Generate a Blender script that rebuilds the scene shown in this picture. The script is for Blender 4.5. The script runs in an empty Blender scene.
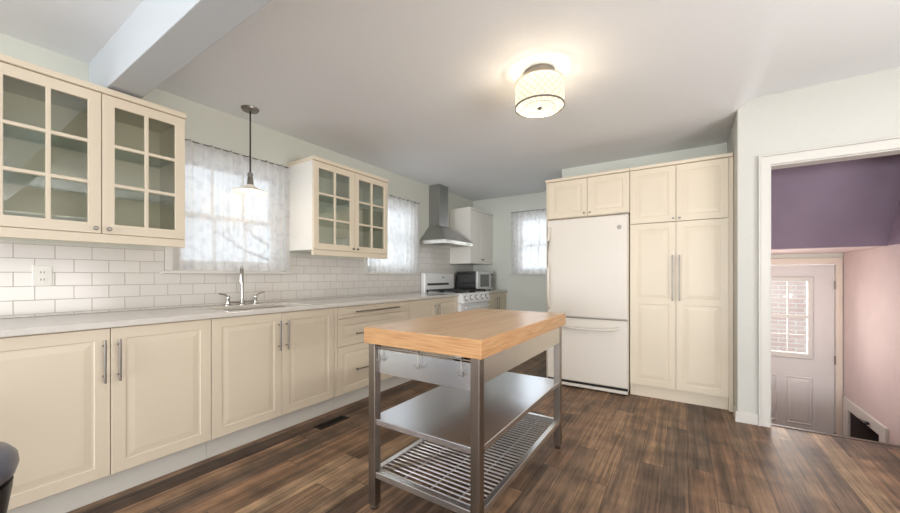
import bpy, bmesh, math, random
from mathutils import Vector, Matrix
random.seed(4)
PI = math.pi
S = bpy.context.scene
COL = S.collection

# ---------------------------------------------------------------- camera
cam_d = bpy.data.cameras.new('camera')
cam = bpy.data.objects.new('camera', cam_d)
COL.objects.link(cam)
S.camera = cam
cam_d.sensor_fit = 'HORIZONTAL'
cam_d.sensor_width = 36.0
cam_d.lens = 356.18 / 900 * 36.0
cam_d.shift_y = (275.9 - 256.5) / 900
cam_d.clip_start = 0.02
cam.location = (3.0297, 0.0, 1.1375)
cam.rotation_euler = (PI / 2, 0, math.radians(33.19))

# ---------------------------------------------------------------- world, lights, exposure
S.view_settings.view_transform = 'Standard'
S.view_settings.look = 'None'
S.view_settings.gamma = 1.0
S.view_settings.use_curve_mapping = False
S.view_settings.exposure = 0.34
W = bpy.data.worlds.new('world')
S.world = W
W.use_nodes = True
wn = W.node_tree
bgn = wn.nodes['Background']
bgn.inputs['Color'].default_value = (0.86, 0.93, 1.0, 1)
bgn.inputs['Strength'].default_value = 1.0


def area(name, loc, rot, sx, sy, power, color):
    l = bpy.data.lights.new(name, 'AREA')
    l.shape = 'RECTANGLE'
    l.size, l.size_y = sx, sy
    l.energy = power
    l.color = color
    o = bpy.data.objects.new(name, l)
    COL.objects.link(o)
    o.location = loc
    o.rotation_euler = rot
    return o


def bulb(name, loc, power, color, r):
    l = bpy.data.lights.new(name, 'POINT')
    l.energy = power
    l.color = color
    l.shadow_soft_size = r
    o = bpy.data.objects.new(name, l)
    COL.objects.link(o)
    o.location = loc
    return o


# added fill light, as from unseen windows of the dining end, behind the viewpoint
area('fill_dining_rear', (3.0, -7.62, 1.15), (PI / 2 + 0.04, 0, 0), 5.0, 2.0, 345, (0.93, 0.965, 1.0))
area('fill_dining_side', (-0.30, -1.75, 1.5), (0, -PI / 2 - 0.25, 0), 1.3, 1.7, 50, (0.86, 0.93, 1.0))
# added fill light from the right, outside the frame, tilted up to brighten the ceiling
area('fill_right', (5.75, 0.4, 0.95), (0, PI / 2 + 1.12, 0), 1.5, 3.0, 120, (1.0, 0.965, 0.93))
# daylight at the wall windows, standing outside the glass
area('daylight_sink_window', (-0.45, 1.47, 1.75), (0, -PI / 2, 0), 1.3, 1.1, 5.5, (0.90, 0.95, 1.0))
area('daylight_range_window', (-0.45, 3.35, 1.75), (0, -PI / 2, 0), 1.3, 1.1, 12, (0.90, 0.95, 1.0))
area('daylight_back_window', (1.15, 5.85, 1.75), (-PI / 2, 0, 0), 1.0, 1.2, 12, (0.90, 0.95, 1.0))
bulb('stairwell_fill', (3.72, 4.62, 0.75), 6.5, (1.0, 0.93, 0.86), 0.06)  # added fill light without a fitting, brightens door and stairwell walls
area('daylight_side_door', (3.95, 6.1, 0.9), (-PI / 2, 0, 0), 1.0, 1.4, 28, (1.0, 0.95, 0.92))


# ---------------------------------------------------------------- materials
def mat(name, col=(0.8, 0.8, 0.8), rough=0.5, metal=0.0, coat=0.0, spec=0.5):
    m = bpy.data.materials.new(name)
    m.use_nodes = True
    b = m.node_tree.nodes['Principled BSDF']
    b.inputs['Base Color'].default_value = (*col, 1)
    b.inputs['Roughness'].default_value = rough
    b.inputs['Metallic'].default_value = metal
    b.inputs['Coat Weight'].default_value = coat
    b.inputs['Specular IOR Level'].default_value = spec
    return m


def N(m, t, **kw):
    n = m.node_tree.nodes.new(t)
    for k, v in kw.items():
        setattr(n, k, v)
    return n


def L(m, a, b):
    m.node_tree.links.new(a, b)


def bs(m):
    return m.node_tree.nodes['Principled BSDF']


def ramp(m, stops):
    r = N(m, 'ShaderNodeValToRGB')
    e = r.color_ramp.elements
    while len(e) < len(stops):
        e.new(0.5)
    for i, (p, c) in enumerate(stops):
        e[i].position = p
        e[i].color = (*c, 1) if len(c) == 3 else c
    return r


def math_n(m, op, a, b=None):
    n = N(m, 'ShaderNodeMath', operation=op)
    for i, x in enumerate((a, b)):
        if x is None:
            continue
        if isinstance(x, (int, float)):
            n.inputs[i].default_value = x
        else:
            L(m, x, n.inputs[i])
    return n.outputs[0]


def mottle(m, scale, amount, rough_var=0.0, bump=0.0, stretch=(1, 1, 1)):
    """slight tone variation and surface unevenness"""
    b = bs(m)
    base = tuple(b.inputs['Base Color'].default_value)[:3]
    tc = N(m, 'ShaderNodeTexCoord')
    mp = N(m, 'ShaderNodeMapping')
    mp.inputs['Scale'].default_value = stretch
    L(m, tc.outputs['Object'], mp.inputs['Vector'])
    nz = N(m, 'ShaderNodeTexNoise')
    nz.inputs['Scale'].default_value = scale
    nz.inputs['Detail'].default_value = 4
    L(m, mp.outputs[0], nz.inputs['Vector'])
    r = ramp(m, [(0.3, tuple(c * (1 - amount) for c in base)), (0.7, tuple(min(1, c * (1 + amount)) for c in base))])
    L(m, nz.outputs['Fac'], r.inputs[0])
    L(m, r.outputs[0], b.inputs['Base Color'])
    if rough_var:
        r0 = b.inputs['Roughness'].default_value
        L(m, math_n(m, 'ADD', math_n(m, 'MULTIPLY', nz.outputs['Fac'], rough_var), r0 - rough_var / 2), b.inputs['Roughness'])
    if bump:
        bp = N(m, 'ShaderNodeBump')
        bp.inputs['Strength'].default_value = bump
        bp.inputs['Distance'].default_value = 0.002
        L(m, nz.outputs['Fac'], bp.inputs['Height'])
        L(m, bp.outputs[0], b.inputs['Normal'])
    return m


M = {}
M['cream'] = mottle(mat('cream_lacquer', (0.75, 0.652, 0.512), 0.40), 3, 0.015)
M['cream_in'] = mat('cream_interior', (0.62, 0.56, 0.43), 0.6)
M['white_side'] = mat('white_side', (0.86, 0.835, 0.78), 0.45)
M['plinth'] = mat('plinth', (0.66, 0.63, 0.57), 0.4)
M['ceiling'] = mottle(mat('ceiling_paint', (0.85, 0.865, 0.885), 0.9), 40, 0.01, bump=0.08)
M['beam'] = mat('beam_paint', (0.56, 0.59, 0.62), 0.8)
M['wall'] = mottle(mat('pale_sage_paint', (0.66, 0.67, 0.60), 0.8), 30, 0.01, bump=0.05)
M['wall_back'] = mottle(mat('sage_paint_lightened', (0.77, 0.785, 0.72), 0.8), 30, 0.01, bump=0.05)  # same sage as the side wall, lightened for the weak light there
M['wall_warm'] = mottle(mat('warm_white_paint', (0.63, 0.62, 0.575), 0.8), 30, 0.01, bump=0.05)
M['trim'] = mat('white_trim', (0.69, 0.665, 0.62), 0.4)
M['pink'] = mottle(mat('pink_paint', (0.70, 0.58, 0.565), 0.75), 6, 0.03)
M['purple'] = mottle(mat('purple_paint', (0.25, 0.19, 0.255), 0.75), 6, 0.04)
M['white_enamel'] = mat('white_enamel', (0.78, 0.725, 0.65), 0.38)
M['range_white'] = mat('range_white', (0.88, 0.88, 0.87), 0.25, coat=0.3)
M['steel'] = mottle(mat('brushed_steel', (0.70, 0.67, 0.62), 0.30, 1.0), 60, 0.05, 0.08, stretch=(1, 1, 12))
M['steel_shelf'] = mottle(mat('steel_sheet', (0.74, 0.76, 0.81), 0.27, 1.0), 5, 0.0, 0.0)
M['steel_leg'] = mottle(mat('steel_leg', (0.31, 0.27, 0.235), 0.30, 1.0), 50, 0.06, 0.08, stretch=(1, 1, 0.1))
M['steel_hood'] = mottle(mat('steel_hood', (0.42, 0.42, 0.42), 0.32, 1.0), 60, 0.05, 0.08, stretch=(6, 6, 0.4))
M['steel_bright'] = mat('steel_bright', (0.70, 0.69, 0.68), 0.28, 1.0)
M['nickel'] = mat('brushed_nickel', (0.27, 0.25, 0.23), 0.35, 1.0)
M['chrome'] = mat('chrome', (0.45, 0.43, 0.41), 0.18, 1.0)
M['black'] = mat('black_plastic', (0.015, 0.015, 0.016), 0.35)
M['black_gloss'] = mat('black_gloss', (0.012, 0.012, 0.014), 0.08, coat=0.5)
M['cast_iron'] = mat('cast_iron', (0.02, 0.02, 0.02), 0.6)
M['dark_gap'] = mat('dark_gap', (0.02, 0.018, 0.015), 0.8)
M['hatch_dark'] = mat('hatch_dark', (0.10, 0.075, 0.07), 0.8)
M['outlet'] = mat('outlet_plastic', (0.85, 0.83, 0.78), 0.35)
M['vinyl'] = mottle(mat('slate_vinyl', (0.12, 0.125, 0.155), 0.28), 20, 0.08)
M['grey_print'] = mat('grey_print', (0.25, 0.24, 0.23), 0.4)
M['bulb'] = None


def emit(name, col, strength):
    m = bpy.data.materials.new(name)
    m.use_nodes = True
    nt = m.node_tree
    nt.nodes.remove(nt.nodes['Principled BSDF'])
    e = nt.nodes.new('ShaderNodeEmission')
    e.inputs[0].default_value = (*col, 1)
    e.inputs[1].default_value = strength
    nt.links.new(e.outputs[0], nt.nodes['Material Output'].inputs[0])
    return m


M['bulb'] = emit('bulb_glow', (1.0, 0.82, 0.58), 4)


def glass(name, tint, refl=0.06, rough=0.02):
    m = bpy.data.materials.new(name)
    m.use_nodes = True
    nt = m.node_tree
    nt.nodes.remove(nt.nodes['Principled BSDF'])
    t = nt.nodes.new('ShaderNodeBsdfTransparent')
    t.inputs[0].default_value = (*tint, 1)
    g = nt.nodes.new('ShaderNodeBsdfGlossy')
    g.inputs['Roughness'].default_value = rough
    lw = nt.nodes.new('ShaderNodeLayerWeight')
    lw.inputs[0].default_value = 0.35
    ml = nt.nodes.new('ShaderNodeMath')
    ml.operation = 'MULTIPLY_ADD'
    nt.links.new(lw.outputs['Fresnel'], ml.inputs[0])
    ml.inputs[1].default_value = 0.55
    ml.inputs[2].default_value = refl
    mx = nt.nodes.new('ShaderNodeMixShader')
    nt.links.new(ml.outputs[0], mx.inputs[0])
    nt.links.new(t.outputs[0], mx.inputs[1])
    nt.links.new(g.outputs[0], mx.inputs[2])
    nt.links.new(mx.outputs[0], nt.nodes['Material Output'].inputs[0])
    return m


M['pane'] = glass('window_glass', (0.97, 0.98, 0.98), 0.02)
M['cab_glass'] = glass('cabinet_glass', (0.92, 0.95, 0.91), 0.05)
M['shelf_glass'] = glass('shelf_glass', (0.80, 0.90, 0.84), 0.05)


def sheer():
    m = bpy.data.materials.new('sheer_lace')
    m.use_nodes = True
    nt = m.node_tree
    nt.nodes.remove(nt.nodes['Principled BSDF'])
    tc = nt.nodes.new('ShaderNodeTexCoord')
    nz = nt.nodes.new('ShaderNodeTexNoise')
    nz.inputs['Scale'].default_value = 16
    nz.inputs['Detail'].default_value = 5
    nt.links.new(tc.outputs['Object'], nz.inputs['Vector'])
    r = nt.nodes.new('ShaderNodeValToRGB')
    r.color_ramp.elements[0].position = 0.36
    r.color_ramp.elements[0].color = (0.80, 0.80, 0.83, 1)
    r.color_ramp.elements[1].position = 0.50
    r.color_ramp.elements[1].color = (0.93, 0.93, 0.94, 1)
    nt.links.new(nz.outputs['Fac'], r.inputs[0])
    d = nt.nodes.new('ShaderNodeBsdfDiffuse')
    tl = nt.nodes.new('ShaderNodeBsdfTranslucent')
    nt.links.new(r.outputs[0], d.inputs[0])
    nt.links.new(r.outputs[0], tl.inputs[0])
    mx = nt.nodes.new('ShaderNodeMixShader')
    mx.inputs[0].default_value = 0.55
    nt.links.new(d.outputs[0], mx.inputs[1])
    nt.links.new(tl.outputs[0], mx.inputs[2])
    t = nt.nodes.new('ShaderNodeBsdfTransparent')
    m2 = nt.nodes.new('ShaderNodeMixShader')
    m2.inputs[0].default_value = 0.66
    nt.links.new(t.outputs[0], m2.inputs[1])
    nt.links.new(mx.outputs[0], m2.inputs[2])
    nt.links.new(m2.outputs[0], nt.nodes['Material Output'].inputs[0])
    return m


M['sheer'] = sheer()


def plank_floor():
    m = mat('plank_floor', (0.2, 0.12, 0.07), 0.42, spec=0.3)
    b = bs(m)
    tc = N(m, 'ShaderNodeTexCoord')
    sp = N(m, 'ShaderNodeSeparateXYZ')
    L(m, tc.outputs['Object'], sp.inputs[0])
    PW, PL = 0.122, 1.22
    xr = math_n(m, 'DIVIDE', math_n(m, 'ADD', sp.outputs[0], 10.0), PW)
    row = math_n(m, 'FLOOR', xr)
    wr = N(m, 'ShaderNodeTexWhiteNoise', noise_dimensions='1D')
    L(m, row, wr.inputs['W'])
    yr = math_n(m, 'ADD', math_n(m, 'DIVIDE', math_n(m, 'ADD', sp.outputs[1], 10.0), PL), wr.outputs['Value'])
    idx = math_n(m, 'FLOOR', yr)
    cb = N(m, 'ShaderNodeCombineXYZ')
    L(m, row, cb.inputs[0])
    L(m, idx, cb.inputs[1])
    wn2 = N(m, 'ShaderNodeTexWhiteNoise', noise_dimensions='3D')
    L(m, cb.outputs[0], wn2.inputs['Vector'])
    tone = ramp(m, [(0.0, (0.098, 0.066, 0.049)), (0.22, (0.208, 0.130, 0.088)), (0.42, (0.156, 0.112, 0.086)),
                    (0.62, (0.335, 0.217, 0.138)), (0.80, (0.228, 0.140, 0.092)), (0.90, (0.30, 0.20, 0.13)), (1.0, (0.54, 0.38, 0.245))])
    L(m, wn2.outputs['Value'], tone.inputs[0])
    # grain, offset per plank
    off = N(m, 'ShaderNodeVectorMath', operation='SCALE')
    L(m, wn2.outputs['Color'], off.inputs[0])
    off.inputs['Scale'].default_value = 40
    add = N(m, 'ShaderNodeVectorMath', operation='ADD')
    mp = N(m, 'ShaderNodeMapping')
    mp.inputs['Scale'].default_value = (21, 0.85, 1)
    L(m, tc.outputs['Object'], mp.inputs['Vector'])
    L(m, mp.outputs[0], add.inputs[0])
    L(m, off.outputs[0], add.inputs[1])
    g1 = N(m, 'ShaderNodeTexNoise')
    g1.inputs['Scale'].default_value = 1.0
    g1.inputs['Detail'].default_value = 7
    g1.inputs['Roughness'].default_value = 0.65
    g1.inputs['Distortion'].default_value = 0.35
    L(m, add.outputs[0], g1.inputs['Vector'])
    gr = ramp(m, [(0.30, (0.32, 0.31, 0.31)), (0.46, (0.85, 0.84, 0.83)), (0.58, (1.2, 1.17, 1.12)), (0.70, (1.75, 1.68, 1.55))])
    L(m, g1.outputs['Fac'], gr.inputs[0])
    # blotches
    g2 = N(m, 'ShaderNodeTexNoise')
    g2.inputs['Scale'].default_value = 5.5
    g2.inputs['Detail'].default_value = 5
    L(m, tc.outputs['Object'], g2.inputs['Vector'])
    g2r = ramp(m, [(0.32, (0.60, 0.58, 0.58)), (0.68, (1.25, 1.22, 1.16))])
    L(m, g2.outputs['Fac'], g2r.inputs[0])

    def mul(a, b_):
        x = N(m, 'ShaderNodeMix', data_type='RGBA', blend_type='MULTIPLY')
        x.clamp_result = False
        x.inputs['Factor'].default_value = 1
        L(m, a, x.inputs[6])
        L(m, b_, x.inputs[7])
        return x.outputs[2]
    mp3 = N(m, 'ShaderNodeMapping')
    mp3.inputs['Scale'].default_value = (100, 3, 1)
    L(m, tc.outputs['Object'], mp3.inputs['Vector'])
    ad3 = N(m, 'ShaderNodeVectorMath', operation='ADD')
    L(m, mp3.outputs[0], ad3.inputs[0])
    L(m, off.outputs[0], ad3.inputs[1])
    g3 = N(m, 'ShaderNodeTexNoise')
    g3.inputs['Scale'].default_value = 1.0
    g3.inputs['Detail'].default_value = 6
    g3.inputs['Roughness'].default_value = 0.7
    L(m, ad3.outputs[0], g3.inputs['Vector'])
    g3r = ramp(m, [(0.30, (0.45, 0.43, 0.42)), (0.50, (1.0, 1.0, 1.0)), (0.70, (1.35, 1.3, 1.25))])
    L(m, g3.outputs['Fac'], g3r.inputs[0])
    c = mul(mul(mul(tone.outputs[0], gr.outputs[0]), g2r.outputs[0]), g3r.outputs[0])
    # joints
    fx = math_n(m, 'FRACT', xr)
    ex = math_n(m, 'MINIMUM', fx, math_n(m, 'SUBTRACT', 1.0, fx))
    fy = math_n(m, 'FRACT', yr)
    ey = math_n(m, 'MINIMUM', fy, math_n(m, 'SUBTRACT', 1.0, fy))
    jx = math_n(m, 'LESS_THAN', ex, 0.012)
    jy = math_n(m, 'LESS_THAN', ey, 0.0016)
    j = math_n(m, 'MAXIMUM', jx, jy)
    mj = N(m, 'ShaderNodeMix', data_type='RGBA')
    L(m, math_n(m, 'MULTIPLY', j, 0.7), mj.inputs['Factor'])
    L(m, c, mj.inputs[6])
    mj.inputs[7].default_value = (0.03, 0.02, 0.015, 1)
    L(m, mj.outputs[2], b.inputs['Base Color'])
    rr = math_n(m, 'ADD', math_n(m, 'MULTIPLY', g1.outputs['Fac'], 0.22), 0.36)
    L(m, rr, b.inputs['Roughness'])
    h = math_n(m, 'SUBTRACT', math_n(m, 'MULTIPLY', g1.outputs['Fac'], 0.4), j)
    bp = N(m, 'ShaderNodeBump')
    bp.inputs['Strength'].default_value = 0.25
    bp.inputs['Distance'].default_value = 0.002
    L(m, h, bp.inputs['Height'])
    L(m, bp.outputs[0], b.inputs['Normal'])
    return m


M['floor'] = plank_floor()


def brick_mat(name, axis, bw, bh, mortar, c1, c2, cm, rough, z0=0.0, bumpd=0.0015):
    m = mat(name, c1, rough)
    b = bs(m)
    tc = N(m, 'ShaderNodeTexCoord')
    sp = N(m, 'ShaderNodeSeparateXYZ')
    L(m, tc.outputs['Object'], sp.inputs[0])
    cb = N(m, 'ShaderNodeCombineXYZ')
    L(m, math_n(m, 'ADD', sp.outputs[axis], 10.01), cb.inputs[0])
    L(m, math_n(m, 'ADD', sp.outputs[2], bh * 40 - z0), cb.inputs[1])
    br = N(m, 'ShaderNodeTexBrick')
    br.inputs['Scale'].default_value = 1.0
    br.inputs['Brick Width'].default_value = bw
    br.inputs['Row Height'].default_value = bh
    br.inputs['Mortar Size'].default_value = mortar
    br.inputs['Mortar Smooth'].default_value = 0.1
    br.inputs['Color1'].default_value = (*c1, 1)
    br.inputs['Color2'].default_value = (*c2, 1)
    br.inputs['Mortar'].default_value = (*cm, 1)
    L(m, cb.outputs[0], br.inputs['Vector'])
    L(m, br.outputs['Color'], b.inputs['Base Color'])
    L(m, math_n(m, 'ADD', math_n(m, 'MULTIPLY', br.outputs['Fac'], 0.5), rough), b.inputs['Roughness'])
    bp = N(m, 'ShaderNodeBump')
    bp.invert = True
    bp.inputs['Strength'].default_value = 0.5
    bp.inputs['Distance'].default_value = bumpd
    L(m, br.outputs['Fac'], bp.inputs['Height'])
    L(m, bp.outputs[0], b.inputs['Normal'])
    return m


M['tile'] = brick_mat('subway_tile', 1, 0.153, 0.0775, 0.0016, (0.70, 0.665, 0.625), (0.73, 0.70, 0.655), (0.40, 0.36, 0.31), 0.16, 0.925)
M['brick'] = brick_mat('pale_brick', 0, 0.22, 0.075, 0.008, (0.72, 0.52, 0.47), (0.80, 0.64, 0.58), (0.85, 0.80, 0.76), 0.8)


def butcher(name):
    m = mat(name, (0.6, 0.4, 0.2), 0.30)
    b = bs(m)
    tc = N(m, 'ShaderNodeTexCoord')
    sp = N(m, 'ShaderNodeSeparateXYZ')
    L(m, tc.outputs['Object'], sp.inputs[0])
    st = math_n(m, 'FLOOR', math_n(m, 'MULTIPLY', math_n(m, 'ADD', sp.outputs[0], 5.0), 28))
    sq = math_n(m, 'FLOOR', math_n(m, 'MULTIPLY', math_n(m, 'ADD', sp.outputs[1], math_n(m, 'MULTIPLY', st, 0.37)), 2.2))
    cb = N(m, 'ShaderNodeCombineXYZ')
    L(m, st, cb.inputs[0])
    L(m, sq, cb.inputs[1])
    wnz = N(m, 'ShaderNodeTexWhiteNoise', noise_dimensions='3D')
    L(m, cb.outputs[0], wnz.inputs['Vector'])

    def grain(scale):
        mp = N(m, 'ShaderNodeMapping')
        mp.inputs['Scale'].default_value = scale
        L(m, tc.outputs['Object'], mp.inputs['Vector'])
        nz = N(m, 'ShaderNodeTexNoise')
        nz.inputs['Scale'].default_value = 1.0
        nz.inputs['Detail'].default_value = 5
        L(m, mp.outputs[0], nz.inputs['Vector'])
        return nz.outputs['Fac']
    # face: narrow staves running lengthwise; edges: laminations running round the block
    f = math_n(m, 'ADD', math_n(m, 'MULTIPLY', wnz.outputs['Value'], 0.25), math_n(m, 'MULTIPLY', grain((50, 3, 60)), 0.75))
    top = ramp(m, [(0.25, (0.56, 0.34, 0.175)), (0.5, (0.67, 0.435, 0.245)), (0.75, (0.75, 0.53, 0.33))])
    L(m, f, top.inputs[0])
    edge = ramp(m, [(0.30, (0.40, 0.195, 0.075)), (0.5, (0.53, 0.285, 0.125)), (0.72, (0.62, 0.37, 0.185))])  # edges darkened too, weaker light on the sides put into the wood
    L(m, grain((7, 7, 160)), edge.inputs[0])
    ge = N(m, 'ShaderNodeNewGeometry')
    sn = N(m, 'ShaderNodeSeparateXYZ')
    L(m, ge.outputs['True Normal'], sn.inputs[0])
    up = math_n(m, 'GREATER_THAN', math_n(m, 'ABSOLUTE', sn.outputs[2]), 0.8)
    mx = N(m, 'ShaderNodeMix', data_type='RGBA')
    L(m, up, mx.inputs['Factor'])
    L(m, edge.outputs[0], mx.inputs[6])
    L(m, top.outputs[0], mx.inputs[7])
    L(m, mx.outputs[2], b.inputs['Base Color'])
    return m


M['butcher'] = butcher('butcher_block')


def quartz():
    m = mat('quartz', (0.71, 0.67, 0.62), 0.14, coat=0.2)
    return mottle(m, 120, 0.03)


M['quartz'] = quartz()
M['quartz_edge'] = M['quartz']


def lampshade(name, col, strength, lattice, opaque):
    m = bpy.data.materials.new(name)
    m.use_nodes = True
    nt = m.node_tree
    b = nt.nodes['Principled BSDF']
    b.inputs['Base Color'].default_value = (0.02, 0.02, 0.02, 1)
    b.inputs['Roughness'].default_value = 0.6
    b.inputs['Emission Color'].default_value = (*col, 1)
    b.inputs['Emission Strength'].default_value = strength
    if lattice:
        tc = N(m, 'ShaderNodeTexCoord')
        sp = N(m, 'ShaderNodeSeparateXYZ')
        L(m, tc.outputs['Object'], sp.inputs[0])
        a = math_n(m, 'MULTIPLY', math_n(m, 'ARCTAN2', sp.outputs[1], sp.outputs[0]), 11.0)
        z = math_n(m, 'MULTIPLY', sp.outputs[2], 72.0)
        s1 = math_n(m, 'ABSOLUTE', math_n(m, 'SINE', math_n(m, 'ADD', a, z)))
        s2 = math_n(m, 'ABSOLUTE', math_n(m, 'SINE', math_n(m, 'SUBTRACT', a, z)))
        mn = math_n(m, 'MINIMUM', s1, s2)
        r = ramp(m, [(0.16, (0.62, 0.52, 0.34)), (0.34, (1.0, 0.88, 0.66))])
        L(m, mn, r.inputs[0])
        L(m, r.outputs[0], b.inputs['Emission Color'])
    # thin lit fabric: part of the bulbs' light passes straight through
    tr = N(m, 'ShaderNodeBsdfTransparent')
    tr.inputs[0].default_value = (1.0, 0.95, 0.86, 1)
    mx = N(m, 'ShaderNodeMixShader')
    mx.inputs[0].default_value = opaque
    L(m, tr.outputs[0], mx.inputs[1])
    L(m, b.outputs[0], mx.inputs[2])
    L(m, mx.outputs[0], nt.nodes['Material Output'].inputs[0])
    return m


# ---------------------------------------------------------------- mesh helpers
ORIGIN = {}


def tag(o, label, cat, group=None):
    o['label'] = label
    o['category'] = cat
    if group:
        o['group'] = group
    return o


def thing(name, loc, label, cat, group=None):
    o = bpy.data.objects.new(name, None)
    o.empty_display_size = 0.1
    COL.objects.link(o)
    o.location = loc
    ORIGIN[o] = Vector(loc)
    tag(o, label, cat, group)
    return o


def room_root(name, loc):
    o = bpy.data.objects.new(name, None)
    COL.objects.link(o)
    o.location = loc
    ORIGIN[o] = Vector(loc)
    o['kind'] = 'structure'
    return o


def build(bm, name, m, parent=None, origin=None, bevel=0.0, smooth=False, seg=2):
    """link a bmesh (world coordinates) as one object"""
    if parent is not None:
        org = ORIGIN[parent]
    else:
        org = Vector(origin) if origin is not None else Vector((0, 0, 0))
    bmesh.ops.remove_doubles(bm, verts=bm.verts, dist=1e-5)
    bmesh.ops.recalc_face_normals(bm, faces=bm.faces)
    bmesh.ops.translate(bm, verts=bm.verts, vec=-org)
    me = bpy.data.meshes.new(name)
    bm.to_mesh(me)
    bm.free()
    me.materials.append(m)
    if smooth:
        for p in me.polygons:
            p.use_smooth = True
        me.set_sharp_from_angle(angle=math.radians(38))
    o = bpy.data.objects.new(name, me)
    COL.objects.link(o)
    if parent is not None:
        o.parent = parent
        ORIGIN[o] = org
    else:
        o.location = org
        ORIGIN[o] = org
    if bevel:
        md = o.modifiers.new('bevel', 'BEVEL')
        md.width = bevel
        md.segments = seg
        md.limit_method = 'ANGLE'
        md.angle_limit = math.radians(40)
    return o


def nb():
    return bmesh.new()


def box(bm, x0, x1, y0, y1, z0, z1):
    vs = [bm.verts.new((x, y, z)) for x in (x0, x1) for y in (y0, y1) for z in (z0, z1)]
    for f in ((0, 1, 3, 2), (4, 6, 7, 5), (0, 4, 5, 1), (2, 3, 7, 6), (0, 2, 6, 4), (1, 5, 7, 3)):
        bm.faces.new([vs[i] for i in f])
    return bm


def tube(bm, pts, r, seg=12, cap=True):
    """round tube along a polyline; r is a number or one per point"""
    pts = [Vector(p) for p in pts]
    rs = r if isinstance(r, (list, tuple)) else [r] * len(pts)
    rings = []
    ref = None
    for i, p in enumerate(pts):
        if i == 0:
            t = pts[1] - pts[0]
        elif i == len(pts) - 1:
            t = pts[-1] - pts[-2]
        else:
            t = (pts[i + 1] - pts[i]).normalized() + (pts[i] - pts[i - 1]).normalized()
        t.normalize()
        if ref is None:
            ref = Vector((0, 0, 1)) if abs(t.z) < 0.9 else Vector((1, 0, 0))
        u = t.cross(ref)
        if u.length < 1e-4:
            u = t.cross(Vector((0.3, 0.9, 0.1)))
        u.normalize()
        v = u.cross(t)
        ref = v.cross(u) if False else ref
        rings.append([bm.verts.new(p + rs[i] * (math.cos(a) * u + math.sin(a) * v)) for a in [2 * PI * k / seg for k in range(seg)]])
    for a, b in zip(rings, rings[1:]):
        for k in range(seg):
            bm.faces.new((a[k], a[(k + 1) % seg], b[(k + 1) % seg], b[k]))
    if cap:
        bm.faces.new(rings[0])
        bm.faces.new(rings[-1][::-1])
    return bm


def lathe(bm, prof, c, seg=40, axis='z', closed_ends=True):
    """profile of (radius, height) turned about an axis through c"""
    c = Vector(c)
    rings = []
    for r, h in prof:
        ring = []
        for k in range(seg):
            a = 2 * PI * k / seg
            p, q = r * math.cos(a), r * math.sin(a)
            d = {'z': (p, q, h), 'x': (h, p, q), 'y': (p, h, q)}[axis]
            ring.append(bm.verts.new(c + Vector(d)))
        rings.append(ring)
    for a, b in zip(rings, rings[1:]):
        for k in range(seg):
            bm.faces.new((a[k], a[(k + 1) % seg], b[(k + 1) % seg], b[k]))
    if closed_ends:
        bm.faces.new(rings[0])
        bm.faces.new(rings[-1][::-1])
    return bm


# face frames: (a, b, depth) -> world, depth pointing out of the face
def FX(x):
    return lambda a, b, d: Vector((x + d, a, b))        # a = y, faces +x


def FY(y):
    return lambda a, b, d: Vector((a, y - d, b))        # a = x, faces -y


def FZ(z):
    return lambda a, b, d: Vector((a, b, z + d))        # a = x, b = y, faces up


def panel(bm, F, a0, a1, b0, b1, rings):
    """nested rectangles (inset, depth) lofted and capped at both ends"""
    prev = None
    first = None
    for ins, dep in rings:
        i = ins
        q = [bm.verts.new(F(*p, dep)) for p in ((a0 + i, b0 + i), (a1 - i, b0 + i), (a1 - i, b1 - i), (a0 + i, b1 - i))]
        if prev:
            for k in range(4):
                bm.faces.new((prev[k], prev[(k + 1) % 4], q[(k + 1) % 4], q[k]))
        else:
            first = q
        prev = q
    bm.faces.new(first[::-1])
    bm.faces.new(prev)
    return bm


def lattice(bm, F, A, B, holes, d0, d1):
    """slab from d0 to d1 on the grid of breaks A x B, cells in holes left out"""
    V = {}

    def v(i, j, d):
        k = (i, j, d)
        if k not in V:
            V[k] = bm.verts.new(F(A[i], B[j], d))
        return V[k]
    na, nb_ = len(A) - 1, len(B) - 1

    def solid(i, j):
        return 0 <= i < na and 0 <= j < nb_ and (i, j) not in holes
    for i in range(na):
        for j in range(nb_):
            if not solid(i, j):
                continue
            bm.faces.new((v(i, j, d1), v(i + 1, j, d1), v(i + 1, j + 1, d1), v(i, j + 1, d1)))
            bm.faces.new((v(i, j, d0), v(i, j + 1, d0), v(i + 1, j + 1, d0), v(i + 1, j, d0)))
            for (di, dj, p, q) in ((-1, 0, (i, j), (i, j + 1)), (1, 0, (i + 1, j), (i + 1, j + 1)), (0, -1, (i, j), (i + 1, j)), (0, 1, (i, j + 1), (i + 1, j + 1))):
                if not solid(i + di, j + dj):
                    bm.faces.new((v(*p, d0), v(*q, d0), v(*q, d1), v(*p, d1)))
    return bm


DOOR = [(0, 0), (0, .018), (.002, .020), (.056, .020), (.060, .0165), (.068, .0165), (.095, .0195)]
SLAB = [(0, 0), (0, .018), (.002, .020), (.020, .020), (.024, .017), (.030, .017), (.036, .020)]


def raised_front(name, F, a0, a1, b0, b1, parent, m, prof=None):
    return build(panel(nb(), F, a0, a1, b0, b1, prof or DOOR), name, m, parent, bevel=0.0)


def bar_handle(F, p, q, parent, off=0.034, r=0.0055):
    bm = nb()
    P, Q = Vector(p), Vector(q)
    u = (Q - P).normalized()
    tube(bm, [F(*P, off), F(*Q, off)], r, 12)
    for e in (P + u * 0.03, Q - u * 0.03):
        tube(bm, [F(*e, 0.0), F(*e, off)], 0.0042, 10)
    return build(bm, 'handle', M['nickel'], parent, smooth=True)


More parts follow.
